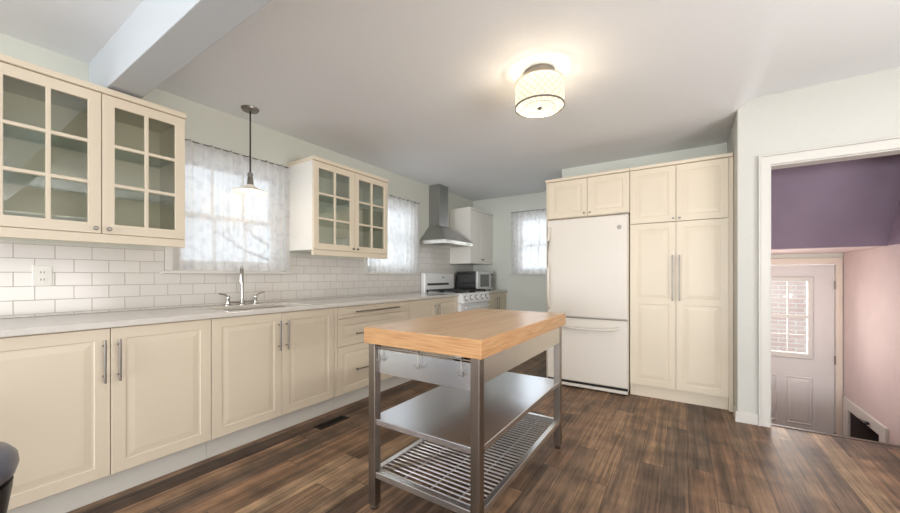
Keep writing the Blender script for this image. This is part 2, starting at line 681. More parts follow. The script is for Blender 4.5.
def knob(F, p, parent, r=0.011):
    bm = nb()
    a, b = p
    prof = [(0.004, 0), (0.004, 0.010), (r, 0.015), (r, 0.020), (r * 0.7, 0.024)]
    rings = []
    for rr, h in prof:
        rings.append([bm.verts.new(F(a + rr * math.cos(t), b + rr * math.sin(t), h)) for t in [2 * PI * k / 16 for k in range(16)]])
    for x, y in zip(rings, rings[1:]):
        for k in range(16):
            bm.faces.new((x[k], x[(k + 1) % 16], y[(k + 1) % 16], y[k]))
    bm.faces.new(rings[0])
    bm.faces.new(rings[-1])
    return build(bm, 'knob', M['nickel'], parent, smooth=True)


def struct(bm, name, m, bevel=0.0, smooth=False):
    o = build(bm, name, m, bevel=bevel, smooth=smooth)
    o['kind'] = 'structure'
    return o


# ---------------------------------------------------------------- room shell
Y0, YB = -7.5, 5.36
HI = 2.62
# floor
FA, FB = [-0.15, 3.50, 5.75], [Y0 - 0.15, 3.62, YB + 0.15]
struct(lattice(nb(), FZ(0), FA, FB, {(1, 1)}, -0.12, 0.0), 'floor', M['floor'])
struct(box(nb(), 3.50, 4.43, 3.60, 3.64, -0.10, 0.006), 'trim_threshold', mat('threshold', (0.09, 0.055, 0.04), 0.45), bevel=0.004)


def ceiling_z(x, y):
    def sm(t):
        t = max(0, min(1, t))
        return t * t * (3 - 2 * t)
    return 2.427 + 0.075 * sm((x - 3.35) / 0.16) * sm((y - 2.7) / 0.7)


bm = nb()
xs = [-0.15, 0.6, 1.4, 2.2, 2.9, 3.35, 3.38, 3.41, 3.44, 3.47, 3.51, 3.9, 4.6, 5.75]
ys = [Y0 - 0.15 + (YB + 0.3 - Y0) * k / 24 for k in range(25)]
g = [[bm.verts.new((x, y, ceiling_z(x, y))) for y in ys] for x in xs]
gt = [[bm.verts.new((x, y, ceiling_z(x, y) + 0.15)) for y in ys] for x in xs]
for i in range(len(xs) - 1):
    for j in range(len(ys) - 1):
        bm.faces.new((g[i][j], g[i][j + 1], g[i + 1][j + 1], g[i + 1][j]))
        bm.faces.new((gt[i][j], gt[i + 1][j], gt[i + 1][j + 1], gt[i][j + 1]))
struct(bm, 'ceiling', M['ceiling'], smooth=True)

# left wall with two windows
struct(lattice(nb(), FX(0), [Y0, -2.6, -0.9, 1.034, 1.885, 2.89, 3.755, YB], [-0.12, 0.85, 1.175, 2.06, HI], {(1, 1), (1, 2), (3, 2), (5, 2)}, -0.16, 0.0), 'wall_left', M['wall'])
# back wall with a window and the side door opening
struct(lattice(nb(), FY(YB), [-0.16, 0.79, 1.48, 3.552, 4.375, 5.0], [-0.95, -0.78, 1.17, 1.264, 2.10, HI], {(1, 2), (1, 3), (3, 1), (3, 2)} , -0.16, 0.0), 'wall_back', M['wall_back'])
# alcove behind the fridge and the pantry
struct(box(nb(), 1.80, 3.40, 4.355, 4.45, 0, HI), 'wall_alcove', M['wall_back'])
struct(box(nb(), 1.80, 1.90, 4.45, YB, 0, HI), 'wall_passage', M['wall'])
# wall with the stairwell opening
struct(lattice(nb(), FY(3.56), [3.385, 3.577, 4.40, 5.75], [0, 1.97, HI], {(1, 0)}, -0.12, 0.0), 'wall_right', M['wall_warm'], bevel=0.006)
struct(box(nb(), 3.45, 3.50, 3.68, YB, -0.95, HI), 'wall_stairwell_left', M['pink'])
struct(box(nb(), 3.3855, 3.45, 3.68, 4.455, 0.0, HI), 'wall_stub', M['wall_warm'])
struct(lattice(nb(), lambda a, b, d: Vector((5.60 - d, a, b)), [Y0, -1.4, 1.8, 3.56], [0, 0.55, 2.05, HI], {(1, 1)}, -0.15, 0.0), 'wall_far_right', M['wall_warm'])
struct(lattice(nb(), FY(Y0), [-0.16, 0.8, 5.2, 5.75], [0, 0.1, 2.15, HI], {(1, 1)}, 0.0, 0.15), 'wall_rear', M['wall_warm'])
# ceiling beam over the near wall cabinets
struct(box(nb(), 0.0, 5.6, 0.61, 0.762, 2.182, 2.44), 'trim_beam', M['beam'], bevel=0.004)

# baseboards and casing of the opening
def base_board(F, a0, a1, name):
    struct(panel(nb(), F, a0, a1, 0.0, 0.085, [(0, 0), (0, 0.013), (0.004, 0.016)]), name, M['trim'])


base_board(FY(3.56), 3.372, 3.522, 'baseboard_right')
struct(panel(nb(), lambda a, b, d: Vector((3.385 - d, a, b)), 3.545, 3.70, 0, 0.085, [(0, 0), (0, 0.012)]), 'baseboard_stub', M['trim'])
base_board(FY(YB), 0.62, 1.80, 'baseboard_back')
cr = room_root('trim_opening', (3.55, 3.56, 0))
bm = lattice(nb(), FY(3.56), [3.520, 3.577, 4.40, 4.457], [0, 1.97, 2.035], {(1, 0)}, 0.0, 0.018)
build(bm, 'casing', M['trim'], cr, bevel=0.005)
bm = lattice(nb(), FY(3.556), [3.508, 3.520, 4.457, 4.469], [0, 2.035, 2.047], {(1, 0)}, 0.0, 0.024)
build(bm, 'back_band', M['trim'], cr, bevel=0.004)
bm = lattice(nb(), FY(3.56), [3.5765, 3.584, 4.39, 4.40], [0, 1.962, 1.9705], {(1, 0)}, -0.125, 0.0)
build(bm, 'jamb', M['trim'], cr)

# stairwell: purple bulkhead, pink walls, landing, steps
bm = nb()
sec = [(4.40, 1.385), (3.70, 2.555), (YB, 2.555), (YB, 1.385)]
qa = [bm.verts.new((3.50, y, z)) for y, z in sec]
qb = [bm.verts.new((4.43, y, z)) for y, z in sec]
bm.faces.new(qa)
bm.faces.new(qb[::-1])
for k in range(4):
    bm.faces.new((qa[k], qa[(k + 1) % 4], qb[(k + 1) % 4], qb[k]))
struct(bm, 'ceiling_soffit', M['purple'])
struct(box(nb(), 3.50, 4.43, 4.402, YB, 1.379, 1.385), 'ceiling_soffit_underside', M['pink'])
FR = lambda a, b, d: Vector((4.43 - d, a, b))
struct(lattice(nb(), FR, [3.68, 4.49, 5.175, YB], [-0.95, -0.72, -0.205, 1.385], {(1, 1)}, -0.12, 0.0), 'wall_stairwell_right', M['pink'])
struct(lattice(nb(), FR, [3.68, 4.402], [1.385, HI], set(), -0.12, 0.0), 'wall_stairwell_upper', M['purple'])
struct(box(nb(), 3.50, 4.43, 4.20, YB, -0.95, -0.78), 'floor_landing', mat('landing_tile', (0.35, 0.31, 0.28), 0.5))
bm = nb()
prof = [(3.64, -0.10), (3.64, -0.195), (3.90, -0.195), (3.90, -0.39), (4.16, -0.39), (4.16, -0.585), (4.42, -0.585), (4.42, -0.78), (4.2, -0.95), (3.60, -0.95), (3.60, -0.10)]
qa = [bm.verts.new((3.50, y, z)) for y, z in prof]
qb = [bm.verts.new((4.43, y, z)) for y, z in prof]
bm.faces.new(qa)
bm.faces.new(qb[::-1])
for k in range(len(prof)):
    k2 = (k + 1) % len(prof)
    bm.faces.new((qa[k], qa[k2], qb[k2], qb[k]))
struct(bm, 'floor_steps', M['floor'])
# framed opening low on the stairwell wall
bm = nb()
lattice(bm, FR, [4.375, 4.49, 5.175, 5.30], [-0.72, -0.205, -0.105], {(1, 0)}, 0.0, 0.02)
cs = room_root('trim_low_opening', (4.43, 4.85, -0.4))
build(bm, 'casing', M['trim'], cs, bevel=0.004)
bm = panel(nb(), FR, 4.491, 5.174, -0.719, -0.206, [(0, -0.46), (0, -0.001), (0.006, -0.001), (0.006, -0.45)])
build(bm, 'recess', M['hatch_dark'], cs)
h = thing('door_catch', (4.41, 4.66, -0.17), 'black metal catch on the white frame of the low stairwell opening', 'latch')
bm = tube(nb(), [(4.41, 4.86, -0.205), (4.395, 4.72, -0.168), (4.390, 4.66, -0.163)], 0.006, 10)
build(bm, 'rod', M['black'], h, smooth=True)
build(lathe(nb(), [(0.006, -0.014), (0.014, -0.010), (0.014, 0.010), (0.006, 0.014)], (4.388, 4.645, -0.162), 16, 'y'), 'ball_end', M['black'], h, smooth=True)
build(box(nb(), 4.41, 4.428, 4.84, 4.88, -0.215, -0.185), 'plate', M['black'], h)
t = thing('storage_box', (4.62, 4.72, -0.712), 'black box sitting inside the dark low stairwell opening', 'box')
build(panel(nb(), FZ(-0.712), 4.54, 4.76, 4.52, 4.88, [(0, 0), (0.0, 0.40), (0.01, 0.41)]), 'body', M['black'], t)
build(panel(nb(), FZ(-0.305), 4.535, 4.765, 4.515, 4.885, [(0, 0), (0, 0.02), (0.01, 0.025)]), 'lid', M['black'], t)

# side door
dr = room_root('door_1', (3.963, YB, -0.78))
x0, x1, z0, z1 = 3.556, 4.370, -0.775, 1.258
DF = FY(YB + 0.02)
A = [x0, 3.700, 4.165, x1]
B = [z0, 0.29, 1.08, z1]
door_paint = mat('door_paint', (0.74, 0.70, 0.68), 0.45)
build(lattice(nb(), DF, A, B, {(1, 1)}, -0.04, 0.0), 'door_leaf', door_paint, dr)
lf = build(lattice(nb(), DF, [3.655, 3.70, 4.165, 4.205], [0.235, 0.29, 1.08, 1.125], {(1, 1)}, 0.0, 0.022), 'lite_frame', M['trim'], dr, bevel=0.006)
A = [3.70, 3.846, 3.858, 4.001, 4.013, 4.165]
B = [0.29, 0.48, 0.492, 0.672, 0.708, 0.88, 0.892, 1.08]
build(lattice(nb(), DF, A, B, {(i, j) for i in (0, 2, 4) for j in (0, 2, 4, 6)}, -0.006, 0.012), 'muntins', M['trim'], lf)
build(lattice(nb(), DF, [3.70, 4.165], [0.29, 1.08], set(), -0.026, -0.020), 'pane', M['pane'], lf)
for a0, a1 in ((3.700, 3.915), (3.985, 4.205)):
    build(panel(nb(), DF, a0, a1, -0.49, 0.03, [(0, -0.02), (0, 0.0), (0.008, 0.010), (0.022, 0.003), (0.045, 0.010)]), 'raised_panel', door_paint, dr)
for z in (1.04, 0.25, -0.56):
    bm = nb()
    tube(bm, [(4.371, YB - 0.004, z - 0.045), (4.371, YB - 0.004, z + 0.045)], 0.008, 10)
    build(bm, 'hinge', M['nickel'], dr, smooth=True)
build(lathe(nb(), [(0.03, 0), (0.03, -0.01), (0.012, -0.02), (0.012, -0.04), (0.028, -0.05), (0.026, -0.075)], (3.61, YB + 0.02, 0.17), 20, 'y'), 'door_handle', M['nickel'], dr, smooth=True)
build(lattice(nb(), FY(YB), [3.507, 3.552, 4.375, 4.421], [-0.78, 1.263, 1.33], {(1, 0)}, 0.0, 0.02), 'casing', mat('door_casing', (0.80, 0.70, 0.60), 0.45), dr, bevel=0.004)
build(lattice(nb(), FY(YB), [3.550, 3.555, 4.372, 4.377], [-0.78, 1.260, 1.266], {(1, 0)}, -0.14, 0.0), 'jamb', M['trim'], dr)

# ---------------------------------------------------------------- windows
def window(name, F, a0, a1, b0, b1, casing, cols, sill, root_loc):
    """double-hung sash in an opening a0..a1 x b0..b1"""
    r = room_root(name, root_loc)
    c0, c1, ct = casing
    bm = lattice(nb(), F, [a0 - c0, a0, a1, a1 + c1], [b0, b1, b1 + ct], {(1, 0)}, 0.0, 0.018)
    build(bm, 'casing', M['trim'], r, bevel=0.003)
    s0, s1 = sill
    build(panel(nb(), lambda a, b, d: F(a, b, d), s0, s1, b0 - 0.022, b0, [(0, 0.0), (0, 0.035), (0.004, 0.04)]), 'sill', M['trim'], r)
    i = 0.035
    build(lattice(nb(), F, [a0, a0 + i, a1 - i, a1], [b0, b0 + i, b1 - i, b1], {(1, 1)}, -0.14, -0.03), 'window_frame', M['trim'], r)
    mid = b0 + (b1 - b0) * 0.48
    for (lo, hi, dd, nm) in ((b0 + i, mid + 0.02, -0.07, 'lower_sash'), (mid - 0.02, b1 - i, -0.11, 'upper_sash')):
        st = 0.045
        A = [a0 + i]
        x = a0 + i + st
        step = (a1 - i - st - x + 0.016) / cols
        holes = set()
        for k in range(cols):
            A += [x + k * step, x + (k + 1) * step - 0.016]
        A.append(a1 - i)
        B = [lo, lo + st, hi - 0.04, hi]
        holes = {(2 * k + 1, 1) for k in range(cols)}
        sh = build(lattice(nb(), F, A, B, holes, dd - 0.03, dd), nm, M['trim'], r)
        build(lattice(nb(), F, [a0 + i + st - 0.005, a1 - i - st + 0.005], [lo + st - 0.005, hi - 0.035], set(), dd - 0.018, dd - 0.013), 'pane', M['pane'], sh)
    return r


w1 = window('window_1', FX(0), 1.034, 1.885, 1.175, 2.06, (0.045, 0.016, 0.035), 3, (0.962, 1.937), (0, 1.46, 1.175))
build(box(nb(), 0.0, 0.018, 1.903, 1.935, 1.175, 1.318), 'casing_end', M['trim'], w1)
window('window_2', FX(0), 2.89, 3.755, 1.175, 2.06, (0.05, 0.05, 0.035), 3, (2.815, 3.805), (0, 3.35, 1.175))
window('window_3', FY(YB), 0.79, 1.48, 1.17, 2.10, (0.05, 0.05, 0.04), 2, (0.715, 1.56), (1.13, YB, 1.17))


def curtain(F, a0, a1, b0, b1, folds, label, amp=0.012, off=0.058):
    bm = nb()
    n = folds * 10
    m_ = 14
    ph = random.random() * 6
    G = []
    for i in range(n + 1):
        f = i / n
        col = []
        for j in range(m_ + 1):
            h_ = j / m_
            # pleats gather more tightly at the heading
            w = amp * (0.75 + 0.25 * h_) * math.sin(f * folds * 2 * PI + ph + 0.5 * math.sin(3 * f + 2 * h_)) + 0.004 * math.sin(f * folds * 5.1 + h_ * 3)
            scal = -0.006 * abs(math.sin(f * folds * PI)) if j == m_ else 0
            col.append(bm.verts.new(F(a0 + (a1 - a0) * f, b0 + (b1 - b0) * h_ + scal, off + w)))
        G.append(col)
    for i in range(n):
        for j in range(m_):
            bm.faces.new((G[i][j], G[i + 1][j], G[i + 1][j + 1], G[i][j + 1]))
    c = F((a0 + a1) / 2, b1, off)
    t = thing('curtain', c, label, 'curtain')
    build(bm, 'sheer_panel', M['sheer'], t, smooth=True)
    bm = nb()
    panel(bm, F, a0, a1, b0, b0 + 0.02, [(0, off - amp * 0.4), (0, off + amp * 0.4)])
    r = build(tube(nb(), [F(a0 - 0.012, b1 - 0.002, off), F(a1 + 0.006, b1 - 0.002, off)], 0.005, 10), 'rod', M['nickel'], t, smooth=True)
    for a in (a0 + 0.015, a1 - 0.015):
        build(tube(nb(), [F(a, b1 - 0.002, 0.0), F(a, b1 - 0.002, off)], 0.004, 8), 'bracket', M['nickel'], r, smooth=True)
    for k in range(folds // 2):
        a = a0 + (a1 - a0) * (k + 0.5) / (folds // 2)
        bm = nb()
        lathe_pts = [F(a, b1 + 0.010 * math.cos(q), off + 0.010 * math.sin(q)) for q in [2 * PI * z / 12 for z in range(12)]]
        lathe_pts.append(lathe_pts[0])
        tube(bm, lathe_pts, 0.0022, 6)
        build(bm, 'clip_ring', M['nickel'], r, smooth=True)
    return t


curtain(FX(0), 1.05, 1.893, 1.18, 2.112, 12, 'white sheer lace curtain at the window over the kitchen sink')
curtain(FX(0), 2.86, 3.785, 1.18, 2.112, 12, 'white sheer curtain at the window beside the range hood')
curtain(FY(YB), 0.735, 1.55, 1.18, 2.15, 10, 'white sheer curtain at the back wall window next to the refrigerator')

# ---------------------------------------------------------------- backsplash
A = [-0.1, 0.985, 1.905, 2.835, 3.807, 3.852, 4.612, YB - 0.001]
B = [0.912, 1.152, 1.318, 1.56]
holes = {(1, 1), (1, 2), (3, 1), (3, 2), (0, 2), (2, 2), (6, 2)}
struct(lattice(nb(), FX(0), A, B, holes, 0.0, 0.008), 'wall_backsplash', M['tile'])

o = thing('wall_outlet', (0.008, 0.422, 1.138), 'white wall outlet on the subway tile under the glass cabinet', 'outlet')
build(panel(nb(), FX(0.008), 0.384, 0.460, 1.08, 1.196, [(0, 0), (0, 0.004), (0.003, 0.006)]), 'cover_plate', M['outlet'], o)
for z in (1.118, 1.158):
    s_ = build(panel(nb(), FX(0.014), 0.405, 0.439, z - 0.014, z + 0.014, [(0, 0), (0.001, 0.002), (0.004, 0.002)]), 'socket', M['outlet'], o)
    for y in (0.416, 0.428):
        build(box(nb(), 0.0158, 0.0166, y - 0.0014, y + 0.0014, z - 0.006, z + 0.005), 'slot', M['black'], s_)

# ---------------------------------------------------------------- base cabinets
XF = 0.600          # carcass front, fronts lie on it
CF = FX(XF)


def base_cabinet(y0, y1, label, kind, right_filler=0.0, hand=0.035):
    t = thing('base_cabinet', (0.3, (y0 + y1) / 2, 0), label, 'cabinet', 'base cabinets along the long counter')
    g = 0.0015
    if kind == 'sink':
        ya, yb = y0 + 0.0005, y1 + right_filler - 0.0005
        bm = lattice(nb(), FZ(0.130), [0.015, 0.033, 0.592, XF], [ya, ya + 0.018, yb - 0.018, yb], {(1, 1)}, 0.0, 0.748)
        bmesh.ops.remove_doubles(bm, verts=bm.verts, dist=1e-5)
        build(bm, 'carcass', M['cream'], t)
        build(box(nb(), 0.034, 0.591, ya + 0.019, yb - 0.019, 0.131, 0.149), 'floor_board', M['cream'], t)
    else:
        build(panel(nb(), CF, y0 + 0.0005, y1 + right_filler - 0.0005, 0.130, 0.878, [(0, -0.585), (0, 0.0), (0.018, 0.0), (0.018, -0.56)]), 'carcass', M['cream'], t)
    build(box(nb(), 0.535, 0.55, y0 + 0.0005, y1 + right_filler - 0.0005, 0.0, 0.130), 'plinth', M['plinth'], t)
    if right_filler:
        build(panel(nb(), CF, y1 + g, y1 + right_filler - g, 0.135, 0.874, [(0, 0), (0, 0.018), (0.001, 0.019)]), 'filler_strip', M['cream'], t)
    if kind != 'drawers':
        ym = (y0 + y1) / 2
        for (a, b, hy) in ((y0, ym, ym - hand), (ym, y1, ym + hand)):
            d = raised_front('door', CF, a + g, b - g, 0.135, 0.874, t, M['cream'])
            bar_handle(FX(XF + 0.02), (hy, 0.608), (hy, 0.82), d)
    else:
        for (b0, b1, hz, pr) in ((0.776, 0.874, 0.826, SLAB), (0.540, 0.773, 0.634, DOOR), (0.135, 0.537, 0.322, DOOR)):
            d = raised_front('drawer', CF, y0 + g, y1 - g, b0, b1, t, M['cream'], pr)
            bar_handle(FX(XF + 0.02), (y0 + 0.175, hz), (y1 - 0.175, hz), d)
    return t


base_cabinet(0.108, 1.0225, 'cream two-door base cabinet nearest the camera, under the wall outlet', 'doors', hand=0.028)
base_cabinet(1.0235, 1.939, 'cream two-door base cabinet under the kitchen sink', 'sink', 0.034, hand=0.029)
base_cabinet(1.974, 2.889, 'cream base unit with three wide drawers and long bar handles', 'drawers', 0.039)
base_cabinet(2.930, 3.845, 'cream two-door base cabinet between the drawer unit and the white range', 'doors', 0.018)
base_cabinet(4.640, YB - 0.002, 'narrow cream two-door base cabinet under the microwave', 'doors', hand=0.03)

# worktops
SX0, SX1, SY0, SY1 = 0.175, 0.565, 1.155, 1.765
ct = thing('worktop', (0.32, 1.98, 0.88), 'long pale quartz worktop with the sink cut into it', 'worktop')
build(lattice(nb(), FZ(0.88), [0.009, SX0, SX1, 0.645], [0.085, SY0, SY1, 3.863], {(1, 1)}, 0.0, 0.03), 'slab', M['quartz'], ct, bevel=0.003)
ct2 = thing('worktop', (0.32, 5.0, 0.88), 'short pale quartz worktop in the corner under the microwave', 'worktop')
build(lattice(nb(), FZ(0.88), [0.009, 0.645], [4.632, YB - 0.002], set(), 0.0, 0.03), 'slab', M['quartz'], ct2, bevel=0.003)

# sink
sk = thing('kitchen_sink', ((SX0 + SX1) / 2, (SY0 + SY1) / 2, 0.70), 'undermount steel sink set in the pale worktop below the window', 'sink')
bm = nb()
panel(bm, FZ(0.879), SX0 - 0.01, SX1 + 0.01, SY0 - 0.01, SY1 + 0.01, [(-0.004, -0.002), (-0.004, 0.0), (0.012, 0.0), (0.016, -0.03), (0.025, -0.17), (0.06, -0.185), (0.04, -0.19), (0.004, -0.03)])
build(bm, 'basin', mat('sink_steel', (0.55, 0.50, 0.44), 0.35, 0.6), sk, smooth=True)
build(lathe(nb(), [(0.04, 0.0), (0.04, 0.004), (0.03, 0.006), (0.028, 0.002)], (0.37, 1.46, 0.694), 20), 'drain', M['chrome'], sk, smooth=True)

# bridge tap
fx, fy = 0.105, 1.462
fc = thing('kitchen_faucet', (fx, fy, 0.91), 'chrome bridge faucet with two lever handles behind the sink', 'faucet')
build(lathe(nb(), [(0.027, 0.0), (0.027, 0.006), (0.017, 0.012), (0.014, 0.03), (0.0125, 0.05)], (fx, fy, 0.9105), 20), 'base', M['chrome'], fc, smooth=True)
d = Vector((0.86, -0.50, 0))
pts = [Vector((fx, fy, 0.95)), Vector((fx, fy, 1.15))]
for k in range(1, 9):
    a = PI * k / 8
    pts.append(Vector((fx, fy, 1.15)) + d * (0.055 * (1 - math.cos(a))) + Vector((0, 0, 0.058 * math.sin(a))))
pts.append(pts[-1] + Vector((0, 0, -0.03)))
build(tube(nb(), pts, 0.0105, 14), 'spout', M['chrome'], fc, smooth=True)
build(tube(nb(), [pts[-1], pts[-1] + Vector((0, 0, -0.035))], 0.0135, 14), 'spray_head', M['chrome'], fc, smooth=True)
build(tube(nb(), [(fx, fy - 0.105, 0.932), (fx, fy + 0.105, 0.932)], 0.007, 12), 'bridge', M['chrome'], fc, smooth=True)
for s in (-1, 1):
    y = fy + s * 0.105
    hp = build(lathe(nb(), [(0.024, 0.0), (0.024, 0.005), (0.014, 0.012), (0.012, 0.05), (0.015, 0.062), (0.010, 0.075)], (fx, y, 0.9105), 18), 'handle_post', M['chrome'], fc, smooth=True)
    build(tube(nb(), [(fx, y, 0.975), (fx + 0.005, y + s * 0.025, 0.995), (fx + 0.01, y + s * 0.07, 1.003)], [0.007, 0.007, 0.005], 10), 'lever', M['chrome'], hp, smooth=True)

# ---------------------------------------------------------------- wall cabinets
UX = 0.37
UF = FX(UX)


def glass_cabinet(y0, y1, label, side=None):
    t = thing('wall_cabinet', (0.0, (y0 + y1) / 2, 1.32), label, 'cabinet', 'glass-door wall cabinets')
    z0, z1 = 1.365, 2.132
    build(panel(nb(), UF, y0, y1, z0, z1, [(0, -UX + 0.009), (0, 0.0), (0.018, 0.0), (0.018, -UX + 0.03)]), 'carcass', side or M['cream'], t)
    build(panel(nb(), UF, y0 + 0.001, y1 - 0.001, 1.318, z0, [(0, -0.012), (0, 0.016), (0.002, 0.018)]), 'light_rail', M['cream'], t)
    build(panel(nb(), UF, y0 - 0.004, y1 + 0.004, z1, 2.165, [(0, -UX + 0.009), (0, 0.026), (0.003, 0.030)]), 'cornice', M['cream'], t)
    for z in (1.628, 1.872):
        build(box(nb(), 0.03, UX - 0.03, y0 + 0.0185, y1 - 0.0185, z, z + 0.006), 'shelf', M['shelf_glass'], t)
    ym = (y0 + y1) / 2
    g = 0.0015
    for (a, b, ky) in ((y0, ym, ym - 0.027), (ym, y1, ym + 0.027)):
        a, b = a + g, b - g
        st, mu = 0.052, 0.018
        ia, ib = a + st, b - st
        ja, jb = z0 + 0.003 + 0.055, z1 - 0.003 - 0.055
        mid = (ia + ib) / 2
        A = [a, ia, mid - mu / 2, mid + mu / 2, ib, b]
        h = (jb - ja) / 3
        B = [z0 + 0.003, ja, ja + h - mu / 2, ja + h + mu / 2, ja + 2 * h - mu / 2, ja + 2 * h + mu / 2, jb, z1 - 0.003]
        d = build(lattice(nb(), UF, A, B, {(i, j) for i in (1, 3) for j in (1, 3, 5)}, 0.0, 0.020), 'door', M['cream'], t, bevel=0.003)
        build(lattice(nb(), UF, [ia - 0.004, ib + 0.004], [ja - 0.004, jb + 0.004], set(), 0.004, 0.008), 'pane', M['cab_glass'], d)
        knob(FX(UX + 0.02), (ky, 1.394), d)
    return t


glass_cabinet(0.195, 0.972, 'cream wall cabinet with glass doors, before the sink window and under the ceiling beam')
glass_cabinet(1.908, 2.822, 'cream wall cabinet with glass doors, hung between the two windows over the counter', M['white_side'])

t = thing('wall_cabinet', (0.0, 5.0, 1.32), 'cream wall cabinet with solid doors above the microwave', 'cabinet')
y0, y1 = 4.612, YB - 0.003
KF = FX(0.355)
build(panel(nb(), KF, y0, y1, 1.365, 2.132, [(0, -0.346), (0, 0.0), (0.018, 0.0), (0.018, -0.325)]), 'carcass', M['white_side'], t)
build(panel(nb(), KF, y0, y1, 1.325, 1.365, [(0, -0.346), (0, 0.022), (0.004, 0.026)]), 'light_rail', M['white_side'], t)
build(panel(nb(), KF, y0 - 0.002, y1, 2.132, 2.168, [(0, -0.346), (0, 0.026), (0.004, 0.032)]), 'cornice', M['white_side'], t)
ym = (y0 + y1) / 2
for a, b, k in ((y0, ym, ym - 0.025), (ym, y1, ym + 0.025)):
    d = raised_front('door', KF, a + 0.0015, b - 0.0015, 1.368, 2.129, t, M['white_side'])
    knob(FX(0.375), (k, 1.395), d)

# ---------------------------------------------------------------- range hood
hd = thing('range_hood', (0.0, 4.26, 1.57), 'steel chimney range hood above the white gas range', 'range hood')
hy0, hy1, hx = 3.856, 4.606, 0.43
bm = nb()
lattice(bm, FZ(1.572), [0.009, 0.05, hx - 0.04, hx], [hy0, hy0 + 0.04, hy1 - 0.04, hy1], {(1, 1)}, 0.0, 0.048)
build(bm, 'rim', M['steel'], hd, bevel=0.002)
bm = nb()
cy0, cy1, cx_ = 4.08, 4.30, 0.185
lo = [bm.verts.new(p) for p in ((0.009, hy0, 1.62), (hx, hy0, 1.62), (hx, hy1, 1.62), (0.009, hy1, 1.62))]
up = [bm.verts.new(p) for p in ((0.009, cy0, 1.845), (cx_, cy0, 1.845), (cx_, cy1, 1.845), (0.009, cy1, 1.845))]
bm.faces.new(lo[::-1])
bm.faces.new(up)
for k in range(4):
    bm.faces.new((lo[k], lo[(k + 1) % 4], up[(k + 1) % 4], up[k]))
build(bm, 'canopy', M['steel_hood'], hd)
build(box(nb(), 0.003, cx_, cy0, cy1, 1.845, 2.424), 'chimney', M['steel_hood'], hd, bevel=0.002)
for a, b in ((hy0 + 0.045, (hy0 + hy1) / 2 - 0.005), ((hy0 + hy1) / 2 + 0.005, hy1 - 0.045)):
    build(panel(nb(), lambda p, q, d: Vector((p, q, 1.59 - d)), 0.052, hx - 0.042, a, b, [(0, -0.012), (0, 0.0), (0.012, 0.004), (0.02, 0.0)]), 'filter', M['steel_hood'], hd)
for k in range(4):
    build(lathe(nb(), [(0.006, 0), (0.006, 0.004), (0.004, 0.005)], (hx, 4.40 + 0.03 * k, 1.596), 10, 'x'), 'button', M['black'], hd)

# ---------------------------------------------------------------- range
rg = thing('gas_range', (0.33, 4.25, 0), 'white freestanding gas range under the steel hood', 'range')
ry0, ry1 = 3.872, 4.626
build(box(nb(), 0.03, 0.615, ry0, ry1, 0.07, 0.895), 'body', M['range_white'], rg, bevel=0.004)
build(panel(nb(), FZ(0.895), 0.03, 0.672, ry0, ry1, [(0, 0), (0, 0.012), (0.006, 0.018), (0.03, 0.018), (0.036, 0.012)]), 'cooktop', M['range_white'], rg)
bg = build(panel(nb(), FX(0.02), ry0, ry1, 0.90, 1.175, [(0, 0), (0, 0.055), (0.012, 0.065)]), 'backguard', M['range_white'], rg, bevel=0.006)
build(panel(nb(), FX(0.085), ry0 + 0.06, ry1 - 0.16, 1.005, 1.035, [(0, -0.004), (0, 0.002), (0.004, 0.003)]), 'vent_slot', M['black'], bg)
build(panel(nb(), FX(0.085), 4.30, 4.345, 1.105, 1.125, [(0, -0.004), (0, 0.002)]), 'badge', M['grey_print'], bg)
for yc in (4.06, 4.44):
    bm = nb()
    lattice(bm, FZ(0.935), [0.10, 0.118, 0.225, 0.243, 0.355, 0.373, 0.48, 0.498, 0.615, 0.633], [yc - 0.165, yc - 0.147, yc - 0.06, yc - 0.042, yc + 0.042, yc + 0.06, yc + 0.147, yc + 0.165],
            {(i, j) for i in (1, 3, 5, 7) for j in (1, 3, 5)}, 0.0, 0.014)
    for x in (0.109, 0.624):
        for y in (yc - 0.156, yc + 0.156):
            box(bm, x - 0.008, x + 0.008, y - 0.008, y + 0.008, 0.905, 0.936)
    build(bm, 'grate', M['cast_iron'], rg, bevel=0.002)
    for x in (0.235, 0.50):
        build(lathe(nb(), [(0.05, 0), (0.05, 0.008), (0.036, 0.010), (0.036, 0.018), (0.03, 0.022)], (x, yc, 0.906), 24), 'burner', M['cast_iron'], rg, smooth=True)
# slanted control panel
bm = nb()
sec = [(0.612, 0.895), (0.672, 0.895), (0.700, 0.80), (0.70, 0.785), (0.612, 0.785)]
qa = [bm.verts.new((x, ry0, z)) for x, z in sec]
qb = [bm.verts.new((x, ry1, z)) for x, z in sec]
bm.faces.new(qa)
bm.faces.new(qb[::-1])
for k in range(5):
    bm.faces.new((qa[k], qa[(k + 1) % 5], qb[(k + 1) % 5], qb[k]))
cp = build(bm, 'control_panel', M['range_white'], rg, bevel=0.004)
nrm = Vector((0.095, 0, 0.028)).normalized()
for y in (3.96, 4.10, 4.25, 4.40, 4.54):
    c = Vector((0.686, y, 0.848))
    bm = nb()
    tube(bm, [c, c + nrm * 0.012, c + nrm * 0.013, c + nrm * 0.032], [0.027, 0.026, 0.019, 0.017], 18)
    build(bm, 'knob', M['range_white'], cp, smooth=True)
    bm = nb()
    tube(bm, [c - nrm * 0.001, c + nrm * 0.003], [0.036, 0.036], 18)
    build(bm, 'knob_dial', M['black'], cp, smooth=True)
od = build(panel(nb(), FX(0.615), ry0 + 0.003, ry1 - 0.003, 0.27, 0.78, [(0, 0), (0, 0.04), (0.006, 0.045), (0.10, 0.045), (0.104, 0.041)]), 'oven_door', M['range_white'], rg)
